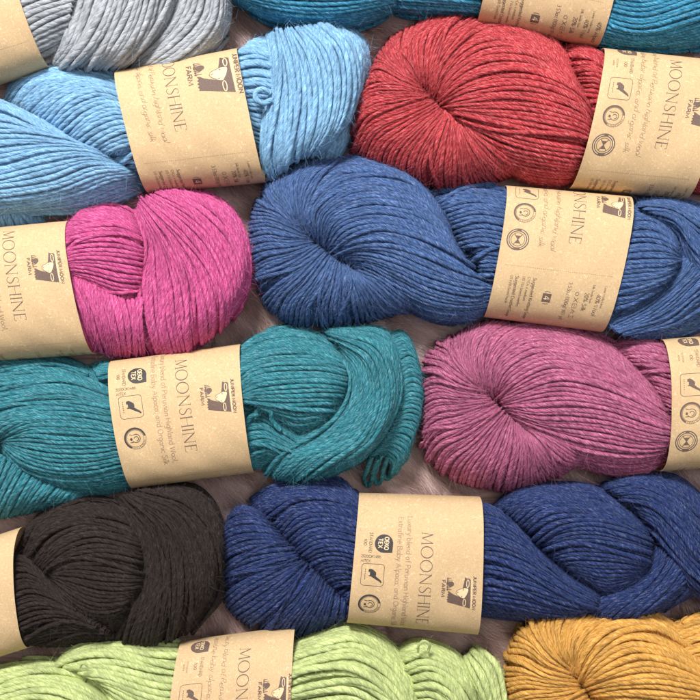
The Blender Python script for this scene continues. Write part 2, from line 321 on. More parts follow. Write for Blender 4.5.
# ---------------------------------------------------------------- stroke lettering
def arc(cx, cy, rx, ry, a0, a1, n=9):
    return [(cx + rx * math.cos(math.radians(a0 + (a1 - a0) * i / (n - 1))), cy + ry * math.sin(math.radians(a0 + (a1 - a0) * i / (n - 1)))) for i in range(n)]
LOW = {  # x-height 4, ascender 6.6, descender -2.4 : (advance, strokes)
 'a': (4.4, [arc(1.7, 1.9, 1.4, 1.8, 40, 320, 10), [(3.5, 4), (3.5, .5), (4.2, .1)]]),
 'b': (4.4, [[(.4, 6.6), (.4, 0)], arc(2.2, 2, 1.8, 2, 180, -180, 13)]),
 'c': (3.6, [arc(2.1, 2, 1.8, 2, 50, 310, 10)]),
 'd': (4.5, [[(3.9, 6.6), (3.9, 0)], arc(2.1, 2, 1.8, 2, 0, 360, 13)]),
 'e': (3.9, [[(.4, 2.2), (3.7, 2.2)] + arc(2.05, 2, 1.75, 2, 6, 310, 11)]),
 'f': (2.7, [[(3.1, 6.3), (2.3, 6.6), (1.4, 5.8), (1.3, 0)], [(.2, 4), (2.6, 4)]]),
 'g': (4.4, [arc(2, 2.1, 1.7, 1.9, 0, 360, 12), [(3.7, 4), (3.7, -1.2), (2.6, -2.4), (.8, -2)]]),
 'h': (4.4, [[(.5, 6.6), (.5, 0)], [(.5, 2.6), (1.5, 3.8), (2.8, 4), (3.7, 3), (3.7, 0)]]),
 'i': (1.9, [[(.9, 4), (.9, 0)], [(.9, 5.5), (.9, 5.9)]]),
 'k': (4.1, [[(.5, 6.6), (.5, 0)], [(3.4, 4), (.6, 1.8)], [(1.5, 2.5), (3.8, 0)]]),
 'l': (1.9, [[(.9, 6.6), (.9, 0)]]),
 'm': (6.6, [[(.5, 4), (.5, 0)], [(.5, 2.8), (1.5, 4), (2.6, 4), (3.2, 3), (3.2, 0)], [(3.2, 2.8), (4.2, 4), (5.3, 4), (6, 3), (6, 0)]]),
 'n': (4.4, [[(.5, 4), (.5, 0)], [(.5, 2.6), (1.5, 3.8), (2.8, 4), (3.7, 3), (3.7, 0)]]),
 'o': (4.3, [arc(2.1, 2, 1.8, 2, 0, 360, 13)]),
 'p': (4.4, [[(.5, 4), (.5, -2.4)], arc(2.3, 2, 1.8, 2, 180, -180, 13)]),
 'r': (3.0, [[(.6, 4), (.6, 0)], [(.6, 2.4), (1.4, 3.8), (2.8, 4)]]),
 's': (3.5, [[(3, 3.5), (2, 4), (.8, 3.6), (.8, 2.6), (2.8, 1.5), (2.9, .5), (1.8, 0), (.4, .5)]]),
 't': (2.8, [[(1.3, 5.4), (1.3, .8), (2, 0), (2.7, .3)], [(.2, 4), (2.6, 4)]]),
 'u': (4.4, [[(.5, 4), (.5, 1), (1.4, 0), (2.6, .1), (3.7, 1.3)], [(3.7, 4), (3.7, 0)]]),
 'v': (4.0, [[(.3, 4), (2, 0), (3.7, 4)]]),
 'w': (5.8, [[(.3, 4), (1.7, 0), (2.9, 3.6), (4.1, 0), (5.5, 4)]]),
 'x': (3.9, [[(.4, 4), (3.5, 0)], [(3.4, 4), (.3, 0)]]),
 'y': (4.0, [[(.3, 4), (2, .2)], [(3.7, 4), (1.8, -1.4), (.6, -2.4)]]),
 'z': (3.6, [[(.4, 4), (3.3, 4), (.3, 0), (3.4, 0)]]),
 ' ': (2.2, []), ',': (1.8, [[(.9, .4), (.4, -1.1)]]), '.': (1.6, [[(.7, 0), (.7, .4)]]), '/': (3, [[(.3, -.6), (2.7, 6.6)]]),
 '%': (6.2, [arc(1.4, 5, 1.1, 1.5, 0, 360, 9), arc(4.7, 1.5, 1.1, 1.5, 0, 360, 9), [(4.8, 6.5), (1.3, 0)]]),
 '(': (2.2, [arc(2.4, 3, 1.7, 4, 120, 240, 6)]), ')': (2.2, [arc(-.2, 3, 1.7, 4, 60, -60, 6)]), '-': (2.6, [[(.3, 2), (2.2, 2)]]),
 'A': (5.6, [[(.2, 0), (2.8, 6), (5.4, 0)], [(1.2, 2.1), (4.4, 2.1)]]),
 'B': (4.8, [[(.6, 0), (.6, 6), (3.2, 6), (4.1, 5), (3.9, 3.8), (3, 3.2), (.6, 3.2)], [(3, 3.2), (4.4, 2.4), (4.4, .9), (3.4, 0), (.6, 0)]]),
 'C': (5.2, [arc(3, 3, 2.6, 3, 50, 310, 11)]),
 'D': (5.5, [[(.6, 0), (.6, 6), (2.8, 6), (4.6, 4.9), (5, 3), (4.6, 1.1), (2.8, 0), (.6, 0)]]),
 'E': (4.3, [[(3.9, 6), (.6, 6), (.6, 0), (4, 0)], [(.6, 3.1), (3.2, 3.1)]]),
 'F': (4.1, [[(3.9, 6), (.6, 6), (.6, 0)], [(.6, 3.1), (3.2, 3.1)]]),
 'G': (5.6, [arc(3, 3, 2.6, 3, 50, 330, 11) + [(5.2, 2.8), (3.6, 2.8)]]),
 'H': (5.6, [[(.6, 0), (.6, 6)], [(5, 0), (5, 6)], [(.6, 3.1), (5, 3.1)]]),
 'I': (1.6, [[(.8, 0), (.8, 6)]]),
 'J': (3.4, [[(2.8, 6), (2.8, 1.2), (1.8, 0), (.3, .6)]]),
 'K': (4.9, [[(.6, 0), (.6, 6)], [(4.5, 6), (.7, 2.6)], [(1.8, 3.5), (4.8, 0)]]),
 'L': (4.1, [[(.6, 6), (.6, 0), (3.9, 0)]]),
 'M': (6.6, [[(.4, 0), (1, 6), (3.3, 1), (5.6, 6), (6.2, 0)]]),
 'N': (5.7, [[(.6, 0), (.6, 6), (5.1, 0), (5.1, 6)]]),
 'O': (6.2, [arc(3.1, 3, 2.7, 3, 0, 360, 15)]),
 'P': (4.6, [[(.6, 0), (.6, 6), (3.2, 6), (4.3, 5.2), (4.3, 3.8), (3.2, 2.9), (.6, 2.9)]]),
 'R': (5.0, [[(.6, 0), (.6, 6), (3.2, 6), (4.3, 5.2), (4.3, 3.9), (3.2, 3), (.6, 3)], [(2.6, 3), (4.8, 0)]]),
 'S': (4.3, [[(3.8, 5.3), (2.6, 6.1), (1, 5.7), (.8, 4.3), (3.4, 2.8), (3.9, 1.4), (2.8, 0), (1.3, 0), (.3, .8)]]),
 'T': (4.8, [[(.2, 6), (4.6, 6)], [(2.4, 6), (2.4, 0)]]),
 'U': (5.5, [[(.6, 6), (.6, 1.8), (1.6, .2), (3.9, .2), (4.9, 1.8), (4.9, 6)]]),
 'W': (7.6, [[(.2, 6), (2.1, 0), (3.8, 5.2), (5.5, 0), (7.4, 6)]]),
 'Y': (4.8, [[(.2, 6), (2.4, 3), (4.6, 6)], [(2.4, 3), (2.4, 0)]]), 'V': (5.2, [[(.2, 6), (2.6, 0), (5, 6)]]),
 'X': (4.9, [[(.4, 6), (4.6, 0)], [(4.5, 6), (.3, 0)]]),
 '0': (4.2, [arc(2.1, 3, 1.8, 3, 0, 360, 13)]), '1': (2.6, [[(.5, 4.9), (1.5, 6), (1.5, 0)]]),
 '2': (4.1, [[(.5, 4.8), (1.4, 6), (3, 5.9), (3.6, 4.6), (.4, 0), (3.9, 0)]]),
 '3': (4.1, [[(.5, 5.6), (2.2, 6), (3.5, 4.8), (2.8, 3.4), (1.6, 3.2), (3.2, 2.8), (3.7, 1.4), (2.4, 0), (.4, .4)]]),
 '4': (4.3, [[(3, 0), (3, 6), (.3, 1.8), (4.1, 1.8)]]),
 '5': (4.1, [[(3.6, 6), (1, 6), (.7, 3.4), (2.6, 3.7), (3.7, 2), (2.6, .1), (.4, .5)]]),
 '6': (4.2, [[(3.3, 5.8), (1.4, 4.9), (.5, 2.2)] + arc(2.1, 1.9, 1.7, 1.9, 170, -190, 11)]),
 '7': (4.0, [[(.4, 6), (3.8, 6), (1.6, 0)]]),
 '8': (4.2, [arc(2.1, 4.5, 1.4, 1.5, 0, 360, 10), arc(2.1, 1.6, 1.7, 1.6, 0, 360, 10)]),
 '9': (4.2, [arc(2.1, 4.1, 1.7, 1.9, 0, 360, 11), [(3.8, 4), (3, 1), (1, .1)]]),
}
def title_strokes():
    """MOONSHINE in thin and thick serif strokes: list of (points, widths), cap height 10"""
    out = []; x = 0
    def st(p, w): out.append(([(x + a, b) for a, b in p], w))
    def serif(a, y, s=1.1): st([(a - s, y), (a + s, y)], .42)
    TH, TN = 1.15, .5
    def o_(w):
        n = 33; p = arc(w/2, 5, w/2 - .3, 5.15, 0, 360, n); st(p, [TN + (TH - TN) * abs(math.cos(2*math.pi*i/(n-1))) for i in range(n)])
    def n_():
        st([(1, 0), (1, 10)], TN); st([(1, 10), (8.6, 0)], TH); st([(8.6, 0), (8.6, 10)], TN); serif(1, 0); serif(8.6, 10); st([(-.3, 10), (1, 10)], .42)
    for ch in 'MOONSHINE':
        if ch == 'M':
            st([(1.2, 0), (2, 10)], TN); st([(2, 10), (5.6, .4)], TH); st([(5.6, .4), (9.4, 10)], TN); st([(9.4, 10), (10.3, 0)], TH); serif(1.2, 0); serif(10.3, 0); x += 12.3
        elif ch == 'O': o_(10.4); x += 11.9
        elif ch == 'N': n_(); x += 11.1
        elif ch == 'S':
            p = [(5.6, 8.6), (5, 9.6), (3.4, 10.1), (1.6, 9.4), (1, 7.8), (1.8, 6.3), (4.2, 4.8), (5.6, 3.3), (5.5, 1.5), (4, .1), (2.2, -.1), (.7, .8), (.4, 2)]
            st(p, [TN, TN, TN, .7, .9, 1, TH, 1, .9, .7, TN, TN, TN]); x += 7.6
        elif ch == 'H':
            for a in (1, 8.4): st([(a, 0), (a, 10)], TH); serif(a, 0); serif(a, 10)
            st([(1, 5.2), (8.4, 5.2)], TN); x += 10.8
        elif ch == 'I': st([(1, 0), (1, 10)], TH); serif(1, 0); serif(1, 10); x += 3.4
        elif ch == 'E':
            st([(1, 0), (1, 10)], TH); st([(0, 10), (5.6, 10), (5.7, 8.6)], TN); st([(1, 5.3), (4.6, 5.3)], TN); st([(0, 0), (5.8, 0), (6.3, 1.7)], TN); x += 6.3
    return out, x

class Band:
    """A closed loop of kraft paper round the skein. corners TL TR BR BL are photo pixels at mid height."""
    def __init__(s, TL, TR, BR, BL, h=40, s0=-20, z0=.8, p=2.35):
        zm = z0 + h / 2; s.h = h; s.zm = zm; s.p = p
        c = [np.array(unproject(*q, zm)) for q in (TL, TR, BR, BL)]
        s.c = c; s.L = (np.linalg.norm(c[0] - c[1]) + np.linalg.norm(c[3] - c[2])) / 2; s.s0 = s0
        ph = np.linspace(0, 2 * math.pi, 721)
        q = np.stack([s.raw(.5, a) for a in ph]); s.cum = np.r_[0, np.cumsum(np.linalg.norm(np.diff(q, axis=0), axis=1))]; s.ph = ph
        s.crest = np.interp(math.pi / 2, ph, s.cum)
        g = np.linspace(0, 1, 20)
        for u in g:
            for v in g:
                mark(TL[0]*(1-u)*(1-v)+TR[0]*u*(1-v)+BR[0]*u*v+BL[0]*(1-u)*v, TL[1]*(1-u)*(1-v)+TR[1]*u*(1-v)+BR[1]*u*v+BL[1]*(1-u)*v)
    def raw(s, a, ph, off=0.):
        T = s.c[0] * (1 - a) + s.c[1] * a; B = s.c[3] * (1 - a) + s.c[2] * a
        cc = (T + B) / 2; hw = (T - B) / 2; L = np.linalg.norm(hw); cs, sn = math.cos(ph), math.sin(ph)
        x = math.copysign(abs(cs) ** (2 / s.p), cs); z = math.copysign(abs(sn) ** (2 / s.p), sn)
        return np.array([*(cc + hw * x * (L + off) / L), s.zm + z * (s.h / 2 + off) + (s.dent(a, ph) if sn > 0 else 0)])
    def dent(s, a, ph):
        """handling dents and the slight curl of a hand-folded paper loop"""
        k = s.s0 * .37 + s.c[0][0] * .05
        return (.45 * math.sin(a * 5.3 + k) * math.sin(ph * 2.6 + k * 1.7) + .22 * math.sin(a * 13 + ph * 4 + k) + .14 * math.sin(a * 21 - ph * 9 + 2 * k)) * math.sin(ph) + .5 * (2 * abs(a - .5)) ** 8 * math.sin(ph * 3 + k)
    def at(s, smm, amm, off=.1):
        ph = np.interp(smm + s.crest, s.cum, s.ph)
        return s.raw(min(max(amm / s.L, 0), 1), ph, off)
    def paper(s, name, parent, origin):
        na, n = 48, 200; t = np.interp(np.linspace(0, s.cum[-1], n, endpoint=False), s.cum, s.ph)
        geo = Geo()
        O = np.array([[s.raw(a, q, 0) for q in t] for a in np.linspace(0, 1, na)])
        I = np.array([[s.raw(a, q, -.28) for q in t] for a in np.linspace(0, 1, na)])
        geo.add(O, grid_faces(na, n, True)[:, ::-1]); geo.add(I, grid_faces(na, n, True))
        for k in (0, -1): geo.add(np.stack([O[k], I[k]]), grid_faces(2, n, True)[:, ::(1 if k == 0 else -1)])
        return geo.build(name, [KRAFT], parent, origin)

class Print:
    """ink laid on a band; coordinates: x = mm along the reading direction (round the band), y = mm along the skein"""
    def __init__(s, band, base=.06): s.b = band; s.g = Geo(); s.k = 0; s.base = base
    def stroke(s, pts, w, off=None):
        off = s.base if off is None else off
        p = [pts[0]]
        ww = [w] * len(pts) if isinstance(w, (int, float)) else list(w); wl = [ww[0]]
        for i in range(1, len(pts)):
            d = math.dist(pts[i - 1], pts[i]); m = max(1, int(d / 1.2))
            for j in range(1, m + 1):
                f = j / m; p.append((pts[i-1][0] + (pts[i][0] - pts[i-1][0]) * f, pts[i-1][1] + (pts[i][1] - pts[i-1][1]) * f)); wl.append(ww[i-1] + (ww[i] - ww[i-1]) * f)
        p = np.array(p); 
        if len(p) < 2: return
        t = norm(np.gradient(p, axis=0)); nn = np.stack([-t[:, 1], t[:, 0]], 1) * np.array(wl)[:, None] / 2
        s.k += 1; o = off + (s.k % 9) * .004
        V = [[s.b.at(*(q + dd), o) for dd in (-m, m)] for q, m in zip(p, nn)]
        V = np.array([[v[0], v[1]] for v in V])
        s.g.add(V, grid_faces(len(p), 2))
    def fill(s, pts, off=None, cell=1.0):
        off = s.base if off is None else off
        bm = bmesh.new()
        vs = [bm.verts.new((x, y, 0)) for x, y in pts]
        for a, b, c in tessellate_polygon([[Vector((x, y, 0)) for x, y in pts]]):
            try: bm.faces.new((vs[a], vs[b], vs[c]))
            except ValueError: pass
        for _ in range(4):
            long = [e for e in bm.edges if e.calc_length() > cell]
            if not long: break
            bmesh.ops.subdivide_edges(bm, edges=long, cuts=1)
            bmesh.ops.triangulate(bm, faces=bm.faces)
        s.k += 1; o = off + (s.k % 9) * .004
        bm.verts.index_update(); V = [s.b.at(v.co.x, v.co.y, o) for v in bm.verts]
        f = [[v.index for v in q.verts] for q in bm.faces]; f = [q + [q[2]] for q in f]
        bm.free(); s.tri = getattr(s, 'tri', []); s.tri.append((V, [q[:3] for q in f]))
    def text(s, txt, x, y, length, xh, w, slant=0., wob=0.):
        adv = sum(LOW[c][0] for c in txt); kx = length / adv if length else xh / 4; ky = xh / 4; cx = 0
        for i, c in enumerate(txt):
            a, ss = LOW[c]
            dy = wob * math.sin(i * 2.1) * .3
            for st in ss: s.stroke([(x + (cx + px * .9 + slant * py) * kx, y + py * ky + dy) for px, py in st], w)
            if wob and c != ' ' and i + 1 < len(txt) and txt[i + 1] not in ' ,.':   # joined handwriting
                s.stroke([(x + (cx + a - .9) * kx, y + .2 * ky + dy), (x + (cx + a - .1) * kx, y + .5 * ky + dy), (x + (cx + a + .6 + slant * 2) * kx, y + 2.2 * ky + dy)], w)
            cx += a
    def build(s, name, mat, parent, origin):
        for V, F in getattr(s, 'tri', []):       # triangles go in as degenerate-free quads split at their centre
            V = np.array(V)
            for q in F:
                a, b, c = V[q[0]], V[q[1]], V[q[2]]; m = (a + b + c) / 3; ab, bc, ca = (a + b) / 2, (b + c) / 2, (c + a) / 2
                s.g.add([a, ab, m, ca, b, bc, c], [[0, 1, 2, 3], [1, 4, 5, 2], [3, 2, 5, 6]])
        if not s.g.v: return None
        return s.g.build(name, [mat], parent, origin)

TITLE, TITLE_W = title_strokes()
def ring(P, cx, cy, r, w, a0=0, a1=360, off=None):
    P.stroke(arc(cx, cy, r, r, a0, a1, 33), w, off)
def print_label(band, paper, origin, style, logo_s=25, ks=.035, ka=.030, la=48.6, ta=30.4, l1=22.6, marks=True, care=True, front=True, tscale=1.0):
    s0 = band.s0
    if front:
        P = Print(band)
        kx = 44.6 * tscale / TITLE_W; ky = .53 * tscale
        for p, w in TITLE:
            ww = [q * .38 for q in w] if isinstance(w, list) else w * .38
            P.stroke([(s0 + x * kx, ta + y * ky) for x, y in p], ww)
        P.build('title_lettering', INK, paper, origin)
        # two lines about the blend
        P = Print(band)
        if style == 'script':
            P.text('Luxury blend of Peruvian highland wool', s0 - 12, l1, 61, 1.6, .14, .25, 1)
            P.text('Extrafine baby alpaca, and organic silk', s0 - 13, l1 - 5.6, 61, 1.6, .14, .25, 1)
            P.build('blend_lettering', INK_MID, paper, origin)
        else:
            P.text('Luxury blend of Peruvian Highland Wool,', s0 - 7, 23.6, 56, 1.55, .26)
            P.text('Extrafine Baby Alpaca, and Organic Silk', s0 - 6.5, 19.4, 56, 1.55, .26)
            P.build('blend_lettering', INK_SOFT, paper, origin)
        # farm logo: sheep looking over a dark field, trees at its left
        k = ks; lc = s0 + logo_s
        def q(a, s): return (lc + s * ks, la + a * ka)
        P = Print(band); Kn = Print(band)
        P.fill([q(*t) for t in [(75,-168),(110,-150),(135,-155),(162,-140),(171,239),(-179,178),(-168,160),(-185,145),(-165,125),(-184,108),(-162,92),(-182,75),(-160,60),(-177,30),(-149,31),(-110,55),(-56,75),(41,100),(70,40),(47,-31),(62,-90)]])
        for s_, a_ in ((-140,-128),(-118,-112),(-95,-150),(-38,-115),(-16,-140),(8,-118)): P.stroke([q(-195, s_), q(a_, s_ - 4)], [k*13, k*5])
        for s_, a_, rr in ((-72,-127,34),(-52,-140,26)): P.fill([q(a_ + rr*1.2*math.cos(t*.63), s_ + rr*math.sin(t*.63)) for t in range(10)])
        P.fill([q(-200, -90), q(-120, -88), q(-118, -60), q(-200, -56)])
        P.stroke([q(-185,-150), q(-180, 20)], k*9)
        Kn.fill([q(*t) for t in [(-53,35),(-40,10),(-10,-6),(67,-30),(128,-27),(132,0),(112,53),(74,106),(40,102),(12,89),(-35,62)]], off=.13)
        for (a_, s_, rr) in ((121,-88,1), (80,165,1)):
            Kn.stroke([q(a_ + 19*math.cos(t), s_ + 50*math.sin(t)) for t in np.linspace(0, 6.2832, 17)], k*9, off=.13)
        Kn.stroke([q(182,-150), q(186,240)], k*14, off=.13)
        E = [P]
        P.stroke([q(-53,35), q(-40,10), q(-10,-6), q(67,-30), q(47,-31)], k*5, off=.19)
        P.stroke([q(-53,35), q(-35,62), q(12,89)], k*5, off=.19)
        P.stroke([q(52,-9), q(64,-6)], k*12, off=.19); P.stroke([q(30,80), q(42,86)], k*12, off=.19)
        P.stroke([q(-38,22), q(-22,30), q(-36,42)], k*5, off=.19); P.stroke([q(-22,30), q(-8,24)], k*4, off=.19)
        P.text('FARM', lc - 118*k, la - 268*ka, 235*k, 32*ka, k*12)
        P.text('JUNIPER MOON', lc - 188*k, la + 203*ka, 450*k, 30*ka, k*10)
        P.build('farm_logo', INK, paper, origin); Kn.build('sheep_drawing', KNOCK, paper, origin)
        # certification marks
        P = Print(band); Kn = Print(band, .13); Kr = Print(band, .13)
        if not marks: pass
        elif style == 'serif':
            cx, cy = s0 + 6.2, 13.2; R = 4.2
            P.fill(arc(cx, cy, R, R, 90, 360, 25) + [(cx + R*.96, cy + R*.96)])
            Kn.text('OEKO', cx - 3, cy + .3, 6, 1.25, .42); Kn.text('TEX', cx - 2.3, cy - 2.5, 4.6, 1.25, .42)
            P.text('STANDARD', s0 + 1.5, 6.5, 9.3, .95, .17); P.text('100', s0 + 4.5, 4, 3, .9, .17)
            # the two number lines read along the skein
            for row, tx in enumerate(('2020OK1486', 'AITEX')):
                cxx = 0
                for c in tx:
                    a, ss = LOW[c]
                    for st_ in ss: P.stroke([(s0 + 12.9 + row * 2.1 - py * .2, 3.2 + (cxx + px) * .21) for px, py in st_], .15)
                    cxx += a
            sq, rg, xr = 15.7, 30.2, None
        else:
            cx, cy = s0 - 4.5, 10.6; R = 3.8
            P.fill(arc(cx, cy, R*1.1, R*1.2, 90, 360, 25) + [(cx + R*1.05, cy + R*1.15)])
            Kn.text('OEKO', cx - 3.2, cy + .2, 6, 1.1, .35); Kn.text('TEX', cx - 2.5, cy - 2.2, 4.6, 1.1, .35)
            P.text('STANDARD', s0 + 2, 12, 9.3, 1.0, .17); P.text('100', s0 + 4.6, 9.2, 3.4, .95, .17); P.text('20200K', s0 + 3.2, 5.7, 5.8, .5, .1); P.text('AITEX', s0 + 4.6, 4.0, 3.2, .5, .1)
            sq, rg, xr = 14.2, 27.2, 40.4
        if marks:
            # alpaca in a rounded square
            x0, y0, w = s0 + sq, 4.0, 10.2; rc = 1.4
            rr = arc(x0 + w - rc, y0 + w - rc, rc, rc, 90, 0, 5) + arc(x0 + w - rc, y0 + rc, rc, rc, 0, -90, 5) + arc(x0 + rc, y0 + rc, rc, rc, -90, -180, 5) + arc(x0 + rc, y0 + w - rc, rc, rc, 180, 90, 5)
            P.stroke(rr + [rr[0]], .2)
            P.fill([(x0 + a * .1 * 1.02, y0 + b * .1 * 1.02) for a, b in [(24,32),(36,31),(37,38),(52,38),(52,32),(56,33),(57,44),(62,52),(70,66),(78,82),(84,88),(82,93),(72,88),(62,74),(54,64),(46,66),(36,64),(28,54),(22,44)]])
            for g_ in range(6): P.stroke([(x0 + 2.4 + g_ * .9, y0 + 1.7), (x0 + 2.9 + g_ * .9, y0 + 1.7)], .3)
            # ring mark with a little animal
            cx, cy = s0 + rg + 5, 8.8
            ring(P, cx, cy, 4.55, .8, 100, 330); ring(P, cx, cy, 4.95, .16); ring(P, cx, cy, 3.9, .16)
            for t in range(-5, 9): a = math.radians(t * 10 - 10); P.stroke([(cx + 4.15*math.cos(a), cy + 4.15*math.sin(a)), (cx + 4.7*math.cos(a + .07), cy + 4.7*math.sin(a + .07))], .22)
            ring(P, cx, cy + .3, 1.9, .3, -60, 215); ring(P, cx + .2, cy + .4, 1.0, .3, 0, 250)
            P.fill([(cx + .2 + .65*math.cos(t), cy - 1.9 + .55*math.sin(t)) for t in np.linspace(0, 5.8, 9)]); P.stroke([(cx - 1.6, cy - 1), (cx - 2, cy - 2.4)], .3); P.stroke([(cx + 1.6, cy - .9), (cx + 1.7, cy - 2.5)], .3)
            if xr:
                cx, cy = s0 + xr + 5, 7.4
                ring(P, cx, cy, 4.45, 1.35); ring(Kr, cx, cy, 4.4, .28, 20, 165); ring(Kr, cx, cy, 4.4, .28, 190, 340)
                ring(P, cx, cy, 3.1, .25)
                for a in (35, 145):
                    c_, s_ = math.cos(math.radians(a)), math.sin(math.radians(a)); P.stroke([(cx - 3*c_, cy - 3*s_), (cx + 3*c_, cy + 3*s_)], .32)
                P.fill([(cx, cy), (cx + 1.8, cy + 1.5), (cx + 1.8, cy - 1.5)]); P.fill([(cx, cy), (cx - 1.8, cy + 1.5), (cx - 1.8, cy - 1.5)])
        P.build('certification_marks', INK_BLACK if style == 'serif' else INK, paper, origin); Kn.build('badge_lettering', KNOCK, paper, origin); Kr.build('ring_lettering', KNOCK, paper, origin)
    if care:
        P = Print(band); s1 = s0 + 57.5
        a = 4.0 if care != 'line' else 3.0
        while a < band.L - 4: P.stroke([(s1, a), (s1, a + .42)], .2); a += .95
        P.build('perforated_line', INK_SOFT, paper, origin)
        if care == 'line': return
        P = Print(band); s1 += 4.5
        for y, tx, xh, w in ((7, 'US H/8 (5mm) hook', .8, .13), (9.4, 'Suggested Crochet Gauge', 1.0, .2), (12.6, 'US 7 (4.5mm) needles', .8, .13), (15, 'CYCA 4 medium', .8, .13), (17.6, 'Suggested Knitting Gauge', 1.0, .2),
                         (34, '3.53oz (100g) 197 yd', 1.15, .2), (42.5, '20% Silk', 1.25, .24), (45.2, 'Silk Seide Soie', .7, .12), (48, '40% Wool', 1.25, .24), (50.7, 'Laine Wolle Lana', .7, .12), (54, '40% Alpaca', 1.25, .24), (56.7, 'Extrafine Alpaca', .7, .12)):
            if y < band.L - 3.5: P.text(tx, s1 + (4 if y in (42.5, 48, 54) else 0), y, 0, xh, w)
        x, y = s1 + 6.5, 23.5
        P.fill([(x, y), (x + 4.2, y), (x + 4.2, y + 4), (x, y + 4)]); ring(P, x + 2.1, y + 2, 3.0, .25, -25, 25); ring(P, x + 2.1, y + 2, 3.0, .25, 155, 205)
        for i in range(5):
            xx = s1 + 4 + i * 2.9; yy = 38
            if i == 0: ring(P, xx + 1, yy + .9, .8, .2)
            elif i == 1: P.stroke([(xx, yy), (xx + 2, yy + 2)], .25); P.stroke([(xx, yy + 2), (xx + 2, yy)], .25)
            elif i == 2: P.stroke([(xx, yy), (xx + 2, yy), (xx + 2, yy + 2), (xx, yy + 2), (xx, yy)], .2); P.stroke([(xx + .4, yy + 1), (xx + 1.6, yy + 1)], .2)
            elif i == 3: P.stroke([(xx, yy), (xx + 1, yy + 2), (xx + 2, yy), (xx, yy + 1.3), (xx + 2, yy + 1.3)], .2)
            else: P.stroke([(xx, yy), (xx + 2, yy), (xx + .3, yy + 2), (xx + 2, yy + 2)], .2); 
        P.build('care_lettering', INK_SOFT if style == 'serif' else INK, paper, origin)
        Kn = Print(band, .13); Kn.text('4', x + 1.0, y + .7, 2.4, 1.9, .4); Kn.build('weight_number', KNOCK, paper, origin)
# ---------------------------------------------------------------- the skeins
def skein(label, centre, col, gain=1.0, contrast=1.0):
    o = bpy.data.objects.new('yarn_skein', None); C.collection.objects.link(o); o.empty_display_size = .02
    x, y = unproject(*centre, 0); o.location = (x / 1000, y / 1000, 0)
    o['label'] = label; o['category'] = 'yarn skein'; o['group'] = 'twisted yarn skeins laid out on the plush blanket'
    return o, tuple(o.location), yarn_mats(label.split(' skein')[0].replace(' ', '_')[:30], col, gain, contrast)
def build(sk, lobes, loops=(), bands=()):
    o, org, mats = sk
    global BANDS
    BANDS = [Band(**b) for b, kw in bands]
    for L in lobes:
        kw = dict(L[1]) if len(L) > 1 else {}
        lobe(L[0], **kw).build('yarn_twist', mats, o, org)
    for L in loops: strand(L[0], **(L[1] if len(L) > 1 else {})).build('yarn_loop', mats, o, org)
    for bd, (b, kw) in zip(BANDS, bands):
        pp = bd.paper('paper_band', o, org); print_label(bd, pp, org, **kw)

# light blue
sk = skein('sky blue skein with its fold end facing the red skein, touching the pink one', (180, 120), (122, 174, 214), .98, .8)
build(sk, [
 ([[(3,102),(12,84),(40,67),(80,64),(130,72)], [(22,108),(48,86),(80,78),(130,88)], [(45,122),(65,103),(95,92),(132,100)], [(65,135),(90,115),(115,108),(138,116)],
   [(88,149),(108,138),(128,132),(145,136)], [(115,160,-6),(130,156,-6),(150,156,-6),(160,158,-6)], [(137,175,-14),(145,175,-14),(158,175,-14),(165,178,-14)]], dict(pitch=2.4, zc=37, e=(1,.2), d=(12,.35,0,.2))),
 ([[(-70,95),(0,101),(40,120),(80,143),(98,154)], [(-70,120),(0,118),(45,132),(80,146),(100,155)], [(-70,146),(0,138),(50,140),(90,148),(108,157)], [(-70,170),(0,165),(50,153),(90,152),(115,161)],
   [(-70,190),(0,187),(50,178),(90,165),(125,167)], [(-60,208),(20,203),(75,192),(115,178),(140,175)], [(-50,222),(25,214),(90,211),(130,198),(150,188)]], dict(pitch=2.4, zc=40, e=(.35,1), d=(6,.2,17,.35))),
 ([[(-50,200),(-40,215),(-32,230)], [(-25,202),(-16,216),(-8,232)], [(0,203),(6,216),(12,232)], [(20,207),(26,218),(32,230)], [(34,212),(42,218),(46,228)]], dict(pitch=2.4, zc=20, d=(4,.3,10,.6), e=(.5,1))),
 ([[(230,46),(250,38),(285,40)], [(232,58),(252,52),(285,58)], [(236,72),(255,69),(285,75)], [(240,88),(258,86),(285,92)], [(244,105,-3),(262,108,-3),(285,112,-3)], [(250,125,-6),(262,130,-6),(285,132,-6)], [(254,150,-10),(264,152,-10),(285,155,-10)]], dict(pitch=2.4, zc=33, e=(1,.6))),
 ([[(268,34),(271,62),(266,100),(262,135),(264,168),(272,182)], [(276,30),(283,60),(286,100),(284,138),(281,172)], [(288,27),(302,55),(310,95),(308,130),(300,160)], [(305,25),(328,50),(336,95),(330,128),(312,157)],
   [(325,23),(350,45),(355,80),(346,115),(320,153)], [(340,25),(361,38),(367,72),(355,108),(328,148)]], dict(pitch=2.4, zc=43, e=(.45,1), d=(22,.22,16,.3), strays=.16)),
 ([[(318,120),(318,148),(312,163)], [(328,115),(331,146),(325,162)], [(338,108),(341,142),(336,158)], [(345,100),(349,132),(345,150)]], dict(pitch=2.4, zc=24, e=(.4,1), d=(0,.3,12,.5))),
], [([(272,100,36),(262,103,37),(256,99,38),(256,92,38),(262,89,38),(270,92,37)],)],
 [(dict(TL=(118,73), TR=(238,50), BR=(265,182), BL=(148,193), h=41, s0=-38), dict(style='script', logo_s=19.5, ks=.047, ka=.046, la=44.6, ta=22, l1=15.5, marks=False))])

